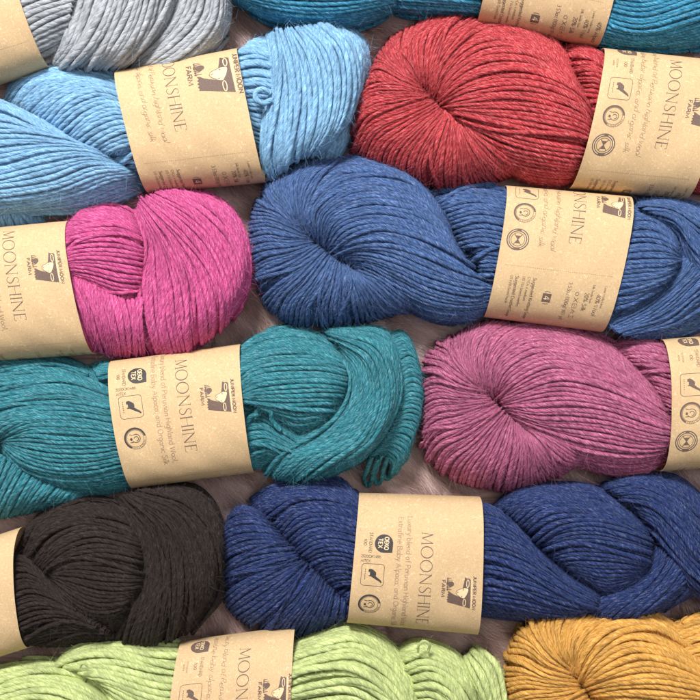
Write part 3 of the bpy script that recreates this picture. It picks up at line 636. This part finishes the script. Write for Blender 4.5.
# grey
sk = skein('pale grey skein at the top left corner above the sky blue one', (90, -10), (168, 172, 178), .95, .6)
build(sk, [
 ([[(-10,-70),(30,-85),(70,-95)], [(2,-40),(35,-55),(78,-62)], [(6,-10),(35,-20),(78,-32)], [(12,12),(35,2),(76,-10)], [(20,30),(42,18),(72,6)], [(28,46),(46,37),(70,26)], [(38,60),(52,54),(70,44)]], dict(pitch=2.75, zc=37, e=(1,.8))),
 ([[(50,66),(60,45),(66,20),(72,-10),(90,-60)], [(62,69),(84,50),(100,25),(112,-5),(130,-70)], [(90,70),(112,48),(128,20),(138,-10),(155,-75)], [(112,70),(134,48),(148,22),(156,-8),(170,-70)], [(132,64),(156,42),(172,22),(180,-8),(186,-60)]], dict(pitch=2.75, zc=43, e=(.5,.8), d=(24,.3,10,.2))),
 ([[(132,66),(158,42),(178,12),(186,-40)], [(138,70),(170,46),(197,15),(206,-40)], [(145,74),(184,56),(212,26),(218,-35)], [(152,80),(190,66),(224,34),(228,-30)]], dict(pitch=2.75, zc=33, e=(.3,1), d=(12,.3,4,.3))),
], [], [(dict(TL=(-112,-40), TR=(3,-78), BR=(49,67), BL=(-66,104), h=41, s0=-30.5), dict(style='script', front=False, care='line'))])

# turquoise
sk = skein('turquoise skein lying along the top edge above the red one', (500, -30), (24, 126, 162), 1.05, 1.0)
build(sk, [
 ([[(222,-100),(280,-105),(340,-105),(400,-90)], [(215,-60),(280,-60),(340,-58),(400,-50)], [(222,-25),(280,-20),(340,-18),(400,-18)], [(228,-8),(278,6),(340,9),(398,0)], [(236,2),(275,22),(345,29),(393,13)]], dict(zc=38, d=(14,.3,14,.25))),
 ([[(388,-105),(440,-115),(505,-115)], [(382,-60),(440,-65),(505,-60)], [(382,-30),(440,-30),(505,-22)], [(386,-5),(440,-2),(505,4)], [(390,12),(430,15),(500,18)]], dict(zc=34, d=(14,.3,0,.2))),
 ([[(612,-108),(660,-112),(740,-112)], [(612,-70),(660,-65),(760,-62)], [(608,-20),(650,-18),(690,-30),(760,-45)], [(602,10),(640,18),(690,5),(760,-20)], [(598,30),(640,38),(690,28),(750,4)], [(593,43),(640,51),(690,48),(740,28)]], dict(zc=37, d=(0,.2,14,.3))),
], [], [(dict(TL=(503,-123), TR=(625,-98), BR=(598,46), BL=(477,22), h=41, s0=-37), dict(style='script'))])

# red
sk = skein('crimson red skein with strands radiating from a deep pinch', (520, 110), (188, 44, 54), .96, 1.15)
build(sk, [
 ([[(556,46),(578,41),(615,50)], [(566,60),(588,58),(616,68)], [(575,76),(594,76),(618,90)], [(582,96),(598,98),(618,112)], [(588,118),(600,122),(616,134)]], dict(zc=32, e=(1,.2), d=(20,.5,0,.2))),
 ([[(438,97),(442,66),(466,38),(500,20)], [(434,96),(428,62),(438,32),(462,14)], [(430,95),(410,66),(408,42),(427,20)], [(427,96),(396,72),(384,58),(388,42)], [(428,99),(396,84),(372,76),(368,80)], [(430,102),(396,98),(368,104),(355,113)], [(433,105),(402,115),(370,130),(351,146)],
   [(436,108),(410,130),(385,152),(372,168)], [(440,110),(426,136),(410,162),(400,180)], [(444,111),(440,142),(434,168),(430,187)], [(448,112),(458,140),(462,168),(458,190)], [(452,115),(474,142),(490,165),(500,180)], [(455,114),(480,138),(506,158),(528,170)]], dict(zc=38, e=(0,0), crease=((441,105),1.7,9), d=(13,.35,32,.72), tuck=True, strays=.08)),
 ([[(436,98),(436,62),(458,26),(500,13),(545,31),(570,62)], [(438,100),(446,74),(478,48),(525,47),(568,72),(586,100)], [(440,103),(460,88),(500,76),(545,80),(584,102),(594,120)], [(442,106),(470,105),(510,104),(550,110),(588,125),(597,134)],
   [(445,108),(475,120),(515,130),(555,138),(586,145),(595,150)], [(447,110),(475,134),(510,153),(550,162),(578,165),(590,163)], [(450,112),(474,140),(505,170),(542,185),(568,184),(584,174)]], dict(zc=43, crease=((441,105),1.7,0), e=((.0,.95,.5),.9), d=(19,.3,14,.2), strays=.1)),
 ([[(695,68),(730,70),(770,85)], [(690,95),(730,97),(775,100)], [(685,125),(730,127),(775,125)], [(680,155),(730,160),(770,150)], [(678,186),(700,193),(740,192),(765,178)]], dict(zc=37, d=(0,.2,16,.4))),
], [([(444,112,30),(452,120,33),(462,140,33),(465,160,28)],)],
 [(dict(TL=(601,50), TR=(715,62), BR=(686,199), BL=(570,188), h=42, s0=-30), dict(style='script', ks=.037, ka=.034, la=50, logo_s=25.5))])

# denim blue
sk = skein('medium denim blue skein with its band below the red skein', (470, 250), (54, 90, 146), .9, .95)
build(sk, [
 ([[(424,190),(450,183),(515,184)], [(438,206),(465,198),(515,202)], [(450,225),(475,218),(515,224)], [(460,247),(480,243),(512,248)], [(475,266),(490,265),(510,267)], [(480,284),(492,284),(508,286)]], dict(zc=33, e=(1,.3), d=(16,.35,0,.2))),
 ([[(322,240),(308,212),(330,185),(372,166)], [(318,238),(298,206),(308,178),(340,158)], [(314,236),(288,206),(286,182),(305,160)], [(312,238),(280,215),(264,200),(266,184)], [(314,243),(286,233),(260,226),(251,220)], [(318,248),(290,255),(265,260),(249,260)], [(322,252),(300,275),(280,292),(262,300)],
   [(327,255),(315,285),(300,308),(290,324)], [(333,257),(336,285),(330,310),(325,327)], [(338,258),(360,285),(368,305),(368,322)], [(343,260),(375,285),(392,302),(404,312)], [(346,259),(380,280),(405,298),(428,308)]], dict(zc=38, e=(0,0), crease=((327,251),1.7,9), d=(14,.35,32,.72), tuck=True)),
 ([[(318,238),(298,205),(312,172),(350,156),(395,163),(428,190)], [(322,243),(312,212),(337,186),(375,180),(415,190),(446,222)], [(326,247),(332,222),(362,208),(400,210),(436,226),(460,252)], [(330,251),(350,241),(382,236),(415,245),(450,262),(482,280)],
   [(334,254),(362,256),(396,265),(430,280),(465,290),(497,292)], [(338,256),(366,270),(398,290),(430,306),(465,310),(496,305)], [(342,258),(370,275),(400,302),(435,320),(470,322),(494,317)]], dict(zc=43, crease=((327,251),1.7,0), e=((.0,.95,.5),1), d=(20,.3,8,.2))),
 ([[(636,200),(665,197),(705,206),(750,225)], [(640,206),(670,208),(700,225),(745,258)], [(650,212),(676,222),(695,250),(740,292)], [(660,220),(680,236),(690,265),(712,305)]], dict(zc=36, e=(1,.5), d=(6,.3,14,.3))),
 ([[(604,322),(640,300),(672,275),(684,250),(702,240)], [(610,330),(655,308),(688,280),(705,260),(745,250)], [(625,335),(672,320),(705,295),(745,285)], [(640,337),(680,337),(710,325),(745,312)]], dict(zc=32, e=(.3,1), d=(0,.2,12,.3))),
 ([[(620,201),(650,204),(672,222),(680,245)], [(622,225),(652,224),(674,240),(681,252)], [(622,250),(650,248),(670,251),(682,257)], [(614,275),(645,272),(665,270),(680,263)], [(606,300),(630,298),(648,291),(666,282)], [(602,318),(620,314),(632,304),(650,294)]], dict(zc=40, e=(1,.5), d=(0,.2,14,.25))),
], [], [(dict(TL=(505,186), TR=(629,197), BR=(601,332), BL=(483,317), h=41, s0=-50), dict(style='script', logo_s=22))])

# pink
sk = skein('bright magenta pink skein beside the band on the left edge', (130, 290), (198, 66, 134), 1.0, .9)
build(sk, [
 ([[(222,214),(236,245),(234,290),(212,328)], [(228,216),(243,246),(241,290),(222,324)], [(232,224),(249,252),(247,290),(230,316)]], dict(zc=30, e=(.1,1), d=(10,.3,12,.3), zl=6)),
 ([[(142,298),(141,320),(142,340),(144,357)], [(124,298),(129,318),(131,340),(131,359)], [(102,288),(110,312),(116,338),(119,359)], [(76,272),(90,303),(99,332),(106,357)], [(58,270),(76,305),(86,335),(95,354)], [(50,300),(66,325),(78,342),(86,352)]], dict(zc=37, e=(0,.25), d=(8,.3,30,.6), tuck=True)),
 ([[(55,221),(85,206),(115,205),(142,222)], [(55,238),(90,227),(118,226),(144,238)], [(57,255),(90,249),(118,250),(144,256)], [(60,268),(92,271),(120,278),(144,282)], [(64,274),(90,286),(115,300),(144,300)]], dict(zc=40, e=(1,.45), d=(0,.2,10,.3))),
 ([[(137,212),(147,245),(140,285),(143,325),(156,358)], [(138,206),(158,245),(168,285),(172,325),(179,357)], [(141,201),(172,240),(195,280),(203,318),(203,344)], [(148,195),(190,226),(217,262),(228,295),(224,326)], [(162,189),(205,208),(233,238),(243,270),(240,301)], [(185,188),(220,202),(240,225),(248,250),(248,276)]], dict(zc=43, e=(.4,.8), d=(20,.22,24,.3), strays=.12)),
], [], [(dict(TL=(-55,233), TR=(70,221), BR=(95,354), BL=(-30,363), h=41, s0=-30.5), dict(style='serif', logo_s=20.5))])

# teal
sk = skein('teal skein in the middle left with a loose looped tail', (190, 415), (26, 120, 134), 1.0, .95)
build(sk, [
 ([[(-90,400),(-105,430),(-110,470)], [(-60,420),(-70,450),(-75,490)], [(-30,440),(-40,470),(-50,505)], [(4,458),(-8,488),(-22,518)], [(25,472),(12,495),(0,517)], [(46,484),(33,500),(22,514)], [(68,490),(55,502),(45,508)], [(90,492),(80,500),(68,503)]], dict(zc=30, e=(.6,.8), d=(4,.3,26,.75), tuck=True, strays=0)),
 ([[(92,366),(112,362),(128,368)], [(98,378),(112,376),(128,380)], [(104,392),(115,392),(128,394)]], dict(zc=26)),
 ([[(-90,395),(-40,362),(10,351),(50,354),(85,366),(128,395)], [(-70,412),(-20,390),(20,382),(60,380),(95,390),(130,405)], [(-30,432),(5,412),(40,406),(78,406),(112,411),(133,413)], [(0,438),(28,426),(60,425),(90,428),(118,432),(134,433)],
   [(1,442),(25,447),(55,452),(88,452),(120,448),(137,446)], [(1,446),(20,463),(52,474),(88,475),(122,468),(140,465)], [(0,450),(18,471),(50,486),(90,493),(125,489),(144,484)]], dict(zc=39, e=(1,.85), d=(14,.25,0,.1), strays=.1)),
 ([[(388,337),(400,332),(409,340),(411,350)], [(396,355),(408,350),(416,358),(417,368)], [(400,380),(411,372),(420,377),(421,388)], [(400,405),(411,398),(420,401),(419,412)], [(392,428),(404,421),(416,425),(412,438)], [(382,444),(394,440),(407,448),(403,462)], [(370,456),(382,454),(394,466),(388,480)]], dict(zc=28, e=(.8,.4), d=(0,.3,20,.6), tuck=True, strays=0)),
 ([[(236,402),(258,406),(280,421),(302,438)], [(238,424),(262,422),(280,433),(300,446)], [(242,442),(266,438),(282,444),(300,452)], [(246,460),(268,452),(284,455),(302,458)], [(250,473),(268,468),(284,466),(302,466)]], dict(zc=34, e=(.2,1))),
 ([[(345,355),(341,385),(325,415),(300,437),(277,454),(262,476)], [(338,346),(354,376),(350,410),(326,440),(300,456),(275,479)], [(330,338),(364,363),(369,405),(350,440),(318,460),(290,482)], [(326,333),(374,350),(387,395),(370,438),(340,459),(305,481)],
   [(326,330),(384,342),(398,388),(381,433),(355,458),(325,477)], [(332,328),(387,332),(404,373),(394,422),(368,456),(338,473)]], dict(zc=42, e=(.45,1), d=(24,.25,24,.3), strays=.14)),
 ([[(228,352),(256,335),(290,328),(325,338),(350,360)], [(230,368),(262,352),(295,348),(325,352),(352,366)], [(232,384),(262,370),(295,367),(325,368),(350,375)], [(236,394),(262,388),(295,385),(322,385),(348,388)], [(244,400),(270,402),(295,403),(320,402),(342,402)],
   [(256,406),(280,415),(298,421),(315,419),(332,415)], [(266,412),(282,422),(300,435),(312,431),(324,426)]], dict(zc=44, e=(1,.6), d=(2,.2,14,.2))),
], [([(372,456,22),(367,470,16),(365,482,9),(368,486,8),(371,482,10),(373,472,15),(378,458,22)], dict(r=1.05)), ([(382,454,22),(377,468,16),(375,480,9),(378,484,8),(381,480,10),(383,470,15),(388,456,22)], dict(r=1.05)), ([(391,449,22),(386,463,16),(384,475,9),(387,479,8),(390,475,10),(392,465,15),(397,451,22)], dict(r=1.05)), ([(400,441,22),(395,455,16),(393,467,9),(396,471,8),(399,467,10),(401,457,15),(406,443,22)], dict(r=1.05)), ([(408,431,22),(403,445,16),(401,457,9),(404,461,8),(407,457,10),(409,447,15),(414,433,22)], dict(r=1.05)),
    ([(256,418,36),(257,411,38),(264,408,40),(270,411,40),(272,420,37),(280,430,35)],), ([(246,424,34),(251,417,36),(259,413,38)],)],
 [(dict(TL=(112,361), TR=(241,344), BR=(255,472), BL=(134,488), h=42, s0=-29), dict(style='serif', logo_s=20.5))])

# mauve
sk = skein('dusty mauve skein with a pinched end, under the denim blue band', (560, 405), (174, 82, 122), .98, 1.1)
build(sk, [
 ([[(600,344),(630,337),(684,340)], [(615,352),(640,351),(684,358)], [(632,365),(652,369),(686,378)], [(648,385),(662,391),(688,402)], [(655,405),(668,410),(690,420)]], dict(zc=32, e=(1,.2), d=(20,.55,0,.2))),
 ([[(498,399),(492,368),(515,342),(550,330)], [(495,398),(480,362),(490,337),(515,323)], [(491,397),(465,364),(466,342),(485,322)], [(489,398),(456,374),(440,360),(434,348)], [(489,400),(455,382),(435,370),(425,362)], [(490,403),(455,393),(432,386),(421,382)], [(493,406),(460,410),(436,413),(421,416)], [(496,410),(465,433),(440,446),(426,455)],
   [(500,413),(480,448),(462,468),(450,478)], [(505,415),(505,450),(496,473),(484,488)], [(510,418),(530,448),(530,472),(522,489)], [(514,420),(545,446),(560,462),(575,468)], [(518,418),(550,438),(580,454),(602,460)]], dict(zc=37, e=(0,0), crease=((502,407),1.7,9), d=(14,.35,31,.72), tuck=True, strays=.1)),
 ([[(495,398),(481,362),(505,328),(550,324),(605,341),(642,368)], [(498,400),(500,372),(530,350),(575,352),(625,372),(660,398)], [(500,402),(520,385),(550,372),(590,377),(635,395),(669,415)], [(502,405),(530,400),(565,396),(605,402),(645,415),(673,426)],
   [(504,408),(535,418),(570,420),(610,425),(645,435),(673,440)], [(506,411),(535,430),(570,447),(610,455),(645,455),(669,450)], [(508,414),(535,436),(575,462),(615,475),(646,473),(666,464)]], dict(zc=42, crease=((502,407),1.7,0), e=((.0,.95,.5),1), d=(20,.3,6,.15), strays=.14)),
 ([[(775,338),(810,335),(840,350)], [(775,370),(815,368),(845,375)], [(775,400),(815,402),(845,400)], [(775,430),(815,435),(842,425)], [(775,460),(810,458),(835,445)]], dict(zc=36, d=(0,.2,18,.5))),
], [], [(dict(TL=(660,339), TR=(782,331), BR=(778,464), BL=(659,471), h=40, s0=-29), dict(style='script', care=True))])

# dark brown
sk = skein('dark charcoal brown skein, almost black, with stray fibres', (110, 575), (60, 42, 36), .42, .22)
build(sk, [
 ([[(212,540),(206,595),(178,636)], [(219,545),(214,600),(194,630)], [(224,560),(221,598),(206,617)]], dict(zc=26, e=(.1,1), d=(8,.3,10,.3))),
 ([[(0,552),(25,558),(45,574),(62,590)], [(0,578),(25,574),(45,583),(68,600)], [(2,602),(32,592),(52,598),(78,612)], [(8,624),(40,612),(62,612),(94,624)], [(16,641),(50,630),(75,628),(107,632)], [(24,650),(60,646),(90,644),(120,640)]], dict(zc=35, e=(.3,1))),
 ([[(121,504),(135,540),(137,585),(125,620),(113,646)], [(122,499),(148,535),(157,580),(152,620),(145,647)], [(126,496),(162,522),(181,565),(183,605),(176,637)], [(132,493),(178,512),(203,550),(209,585),(203,610)], [(144,489),(190,500),(213,525),(220,555),(217,581)], [(160,485),(198,489),(216,508),(221,530),(220,551)]], dict(zc=42, e=(.35,1), d=(14,.25,24,.32), strays=.18)),
 ([[(14,557),(32,520),(65,500),(100,497),(137,516)], [(28,563),(50,532),(80,518),(110,518),(142,530)], [(40,568),(65,546),(92,537),(118,540),(144,548)], [(46,572),(72,562),(97,560),(120,562),(144,568)], [(50,575),(75,580),(98,585),(120,587),(144,585)], [(52,580),(70,599),(92,611),(112,611),(133,602)], [(54,583),(70,603),(92,619),(112,622),(129,614)]], dict(zc=43, e=(1,.55), d=(14,.25,12,.18))),
], [], [(dict(TL=(-96,566), TR=(22,527), BR=(31,646), BL=(-88,684), h=38, s0=-29.5), dict(style='script', front=False, care='line'))])

# navy
sk = skein('dark navy blue skein with a creased crossover right of its wide band', (440, 555), (20, 48, 108), .84, .7)
build(sk, [
 ([[(262,514),(250,508),(240,507),(232,512)], [(272,526),(250,518),(233,521),(223,530)], [(285,540),(255,535),(232,540),(218,550)], [(296,550),(262,555),(236,564),(218,572)], [(302,558),(270,572),(243,586),(224,600)], [(308,565),(285,590),(260,610),(242,621)],
   [(316,572),(298,600),(280,620),(267,634)], [(324,580),(315,603),(302,623),(293,638)], [(334,590),(330,607),(325,620),(318,631)], [(348,606),(350,611),(350,617),(345,623)]], dict(zc=36, e=(.3,.6), d=(12,.35,30,.75), tuck=True, strays=.08)),
 ([[(248,503),(270,490),(310,479),(345,480),(378,490)], [(260,512),(285,497),(318,490),(345,495),(378,503)], [(276,527),(298,508),(325,505),(350,510),(378,516)], [(288,540),(308,525),(332,523),(352,528),(378,534)], [(300,555),(318,545),(338,544),(355,548),(378,554)],
   [(316,572,-4),(330,566,-4),(345,566,-4),(360,570,-4),(378,574,-4)], [(343,603,-12),(350,600,-12),(358,598,-12),(366,598,-12),(378,598,-12)]], dict(zc=38, e=(1,.15), d=(14,.35,0,.2))),
 ([[(600,484),(640,474),(675,477),(705,500),(745,540)], [(608,490),(640,485),(670,495),(700,520),(740,562)], [(620,498),(650,502),(675,520),(700,545),(735,582)], [(635,510),(655,522),(672,542),(695,570),(725,597)], [(645,525),(657,540),(668,560),(685,585),(708,605)]], dict(zc=38, e=(1,.5), d=(14,.25,12,.25))),
 ([[(585,618),(602,600),(625,588),(648,568),(654,548)], [(600,620),(618,605),(640,588),(660,565),(664,545)], [(618,620),(640,604),(660,586),(674,565),(680,550)], [(640,616),(660,602),(680,585),(694,570),(705,560)], [(665,609),(685,598),(705,588),(722,580)]], dict(zc=33, e=(.2,1), d=(10,.3,8,.3))),
 ([[(468,500),(492,508),(515,523),(540,545),(570,575),(598,592)], [(468,525),(495,528),(520,540),(545,560),(572,582),(600,598)], [(468,550),(498,552),(525,562),(550,577),(575,592),(600,603)], [(466,575),(498,578),(525,585),(550,595),(572,603),(596,608)], [(466,598),(500,602),(525,606),(550,611),(572,612),(594,611)], [(466,612),(500,617),(530,620),(560,621),(580,618),(596,613)]], dict(zc=37, e=(.6,1), d=(0,.2,8,.2))),
 ([[(492,506),(515,490),(555,483),(595,487),(629,511)], [(510,517),(530,501),(565,497),(605,503),(641,522)], [(525,529),(545,514),(578,511),(615,518),(649,535)], [(538,542),(560,531),(590,528),(622,535),(651,545)], [(548,554),(570,548),(598,548),(625,552),(651,558)], [(558,564),(578,566),(602,569),(625,569),(646,570)], [(568,573),(588,583),(610,593),(630,585),(643,576)]], dict(zc=44, e=(1,.5), d=(16,.22,14,.2))),
], [([(300,484,12),(285,480,10),(270,490,8)], dict(r=.5))], [(dict(TL=(359,493), TR=(480,497), BR=(476,633), BL=(347,621), h=41, s0=-17), dict(style='serif'))])

# lime
sk = skein('light lime green skein along the bottom edge with frayed knots', (240, 720), (196, 210, 134), .9, .6)
build(sk, [
 ([[(55,664),(75,645),(110,637),(150,636),(192,640)], [(60,666),(85,658),(115,655),(150,660),(190,664)], [(75,670),(100,672),(130,680),(155,686),(188,690)], [(95,680),(115,690),(140,705),(160,712),(184,716)], [(110,697),(125,715),(145,735),(160,745),(182,750)], [(115,730),(130,745),(150,765),(182,775)]], dict(zc=33, e=(1,.8), pitch=3.0, d=(8,.3,0,.2))),
 ([[(-60,700),(-20,674),(40,663),(85,673),(125,702)], [(-70,725),(-10,698),(40,686),(80,696),(122,725)], [(-70,750),(-10,725),(40,714),(80,724),(120,750)], [(-70,775),(-10,755),(40,748),(80,757),(116,775)], [(-60,795),(-10,788),(40,785),(80,786),(112,795)]], dict(zc=40, pitch=2.9, d=(10,.3,14,.25))),
 ([[(464,660),(469,675),(482,700),(490,735),(485,770)], [(470,653),(484,668),(495,700),(498,735),(490,772)], [(478,648),(495,662),(504,690),(504,730),(494,768)]], dict(zc=30, e=(.3,1), pitch=3.0, d=(14,.3,10,.3))),
 ([[(395,652),(412,641),(440,645),(467,665),(484,702)], [(402,662),(420,655),(445,663),(465,682),(478,712)], [(410,678),(430,674),(448,684),(462,702),(472,728)], [(412,698),(432,697),(450,708),(460,722),(468,745)], [(412,730),(432,728),(450,738),(462,760)], [(410,770),(432,768),(450,772),(460,785)]], dict(zc=35, e=(1,.8), pitch=3.1, d=(10,.3,14,.3))),
 ([[(283,648),(320,633),(350,625),(385,640),(410,668),(428,702)], [(283,663),(320,650),(355,645),(385,660),(408,687),(423,716)], [(283,682),(320,670),(355,667),(385,682),(406,707),(420,732)], [(283,706),(320,697),(355,695),(385,708),(405,730),(416,752)], [(283,736),(320,733),(355,733),(385,743),(410,765)], [(283,770),(320,772),(355,772),(400,785)]], dict(zc=39, e=(1,.8), pitch=3.1, d=(0,.2,14,.2), strays=.12)),
], [([(418,652,33),(419,645,36),(424,641,37),(429,644,36),(428,652,33)], dict(r=.65, fuzz=4)), ([(80,668,36),(83,664,38),(88,667,37)], dict(r=.35, fuzz=0))],
 [(dict(TL=(181,642), TR=(295,627), BR=(290,772), BL=(168,782), h=40, s0=-32), dict(style='script', logo_s=21))])

# mustard
sk = skein('mustard yellow skein at the bottom right corner', (640, 700), (216, 156, 58), 1.0, .8)
build(sk, [
 ([[(660,634),(690,618),(750,612)], [(676,646),(705,636),(760,636)], [(690,658),(712,654),(765,662)], [(700,672),(720,675),(765,690)], [(705,695),(730,700),(765,715)]], dict(zc=33, pitch=2.8)),
 ([[(583,681),(582,652),(604,630),(635,618)], [(580,680),(570,645),(582,624),(602,611)], [(577,679),(554,648),(551,625),(562,612)], [(574,681),(541,653),(529,636),(530,620)], [(574,684),(541,669),(521,655),(512,645)], [(576,688),(546,683),(521,676),(507,668)], [(580,692),(550,698),(525,700),(506,700)],
   [(584,696),(565,718),(545,730),(525,738)], [(588,700),(585,730),(575,750),(560,760)], [(592,704),(605,735),(608,755),(605,768)], [(597,704),(630,735),(645,755),(650,765)]], dict(zc=37, e=(0,0), crease=((585,691),1.7,9), pitch=2.8, d=(13,.35,30,.72), tuck=True)),
 ([[(578,681),(572,645),(590,618),(640,611),(682,634),(702,662)], [(581,683),(586,655),(612,632),(650,631),(692,655),(722,676)], [(584,686),(601,665),(632,650),(667,655),(702,672),(732,686)], [(587,688),(616,678),(650,672),(690,680),(738,696)], [(590,692),(625,692),(665,695),(705,700),(745,706)], [(592,698),(630,712),(670,722),(710,724),(745,720)], [(594,702),(625,725),(660,742),(700,750),(740,744)]], dict(zc=42, crease=((585,691),1.7,0), e=((.0,.95,.45),1), pitch=2.8, d=(18,.3,12,.2), strays=.12)),
], [], [])

# ---------------------------------------------------------------- blanket
def blanket():
    me = bpy.data.meshes.new('blanket'); S = 1.5; n = 60
    v = [((i / n - .5) * 2 * S, (j / n - .5) * 2 * S, 0) for j in range(n + 1) for i in range(n + 1)]
    f = [(j*(n+1)+i, j*(n+1)+i+1, (j+1)*(n+1)+i+1, (j+1)*(n+1)+i) for j in range(n) for i in range(n)]
    me.from_pydata(v, [], f); o = bpy.data.objects.new('blanket', me); C.collection.objects.link(o); o['kind'] = 'structure'
    m, N, L, B = nodes_of('plush_backing')
    tc = N.new('ShaderNodeTexCoord'); mp = N.new('ShaderNodeMapping'); mp.inputs['Rotation'].default_value[2] = math.radians(52); mp.inputs['Scale'].default_value = (60, 700, 1)
    L.new(tc.outputs['Object'], mp.inputs['Vector'])
    nz = N.new('ShaderNodeTexNoise'); nz.inputs['Scale'].default_value = 1; nz.inputs['Detail'].default_value = 4; L.new(mp.outputs[0], nz.inputs['Vector'])
    cr = N.new('ShaderNodeValToRGB'); cr.color_ramp.elements[0].position = .3; cr.color_ramp.elements[1].position = .7
    cr.color_ramp.elements[0].color = (*srgb((140, 108, 102)), 1); cr.color_ramp.elements[1].color = (*srgb((196, 164, 156)), 1)
    L.new(nz.outputs['Fac'], cr.inputs[0]); L.new(cr.outputs[0], B.inputs['Base Color']); B.inputs['Roughness'].default_value = .9
    me.materials.append(m)
    # pile: fine hairs brushed one way, grown where the yarn leaves the blanket open
    occ = occupied.copy()
    er = occ.copy()
    for dj in (-1, 0, 1):
        for di in (-1, 0, 1): er &= np.roll(np.roll(occ, dj, 0), di, 1)
    free = np.argwhere(~er); free = free[(free[:, 0] > 8) & (free[:, 0] < 112) & (free[:, 1] > 8) & (free[:, 1] < 112)]
    inside = (free[:, 0] > 22) & (free[:, 0] < 98) & (free[:, 1] > 22) & (free[:, 1] < 98)
    dens = np.where(inside, 210, 30); idx = np.repeat(np.arange(len(free)), dens); k = len(idx)
    px = free[idx, 1] * 10 - 250 + rng.uniform(0, 10, k); py = free[idx, 0] * 10 - 250 + rng.uniform(0, 10, k)
    X, Y = unproject(px, py, 0)
    swirl = np.sin(X / 37 + 1) * .22 + np.sin(Y / 23 + X / 61) * .28
    clump = np.sin(X * .9 + Y * .55) * .12 + np.sin(X * .31 - Y * .5 + 2) * .12
    a = math.radians(-46) + swirl + clump + rng.normal(0, .13, k)
    Lh = rng.uniform(7, 15, k); q = np.linspace(0, 1, 5)[None, :]
    bend = rng.normal(0, .16, (k, 1))
    aa = a[:, None] + bend * q
    cx = X[:, None] + np.cumsum(np.cos(aa) * Lh[:, None] / 5, 1); cy = Y[:, None] + np.cumsum(np.sin(aa) * Lh[:, None] / 5, 1)
    top = rng.uniform(1.2, 4.2, (k, 1)) + 1.0 * np.sin(X / 6 + Y / 9)[:, None]
    cz = .1 + top * np.sin(np.clip(q * 1.9, 0, 2.6)) 
    c = np.stack([cx, cy, np.maximum(cz, .1)], -1); hw = rng.uniform(.035, .08, (k, 1, 1)) * (1 - .75 * q[..., None])
    sd = np.stack([-np.sin(aa), np.cos(aa), 0 * aa], -1)
    V = np.stack([c - sd * hw, c + sd * hw], 2); f = grid_faces(5, 2); f = (f[None] + (np.arange(k) * 10)[:, None, None]).reshape(-1, 4)
    tone = (rng.normal(0, .16, k) + .5 + .14 * np.sin(X / 3.1 + Y / 2.7) + .12 * np.sin(X / 11 - Y / 8))[:, None, None, None]
    at = np.zeros((k, 5, 2, 3)) + tone
    g = Geo(); g.add(V, f, 0, at)
    m, N, L, B = nodes_of('plush_pile'); at_ = N.new('ShaderNodeAttribute'); at_.attribute_name = 'fibre'; sx = N.new('ShaderNodeSeparateXYZ'); L.new(at_.outputs['Vector'], sx.inputs[0])
    cr = N.new('ShaderNodeValToRGB'); e = cr.color_ramp; e.elements[0].position = .2; e.elements[1].position = .85
    e.elements[0].color = (*srgb((146, 110, 102)), 1); e.elements[1].color = (*srgb((234, 206, 200)), 1)
    L.new(sx.outputs[0], cr.inputs[0]); L.new(cr.outputs[0], B.inputs['Base Color']); B.inputs['Roughness'].default_value = .5
    o = g.build('blanket_pile', [m]); o['kind'] = 'stuff'; o['label'] = 'dusty rose plush pile of the blanket under the skeins'; o['category'] = 'plush pile'
blanket()
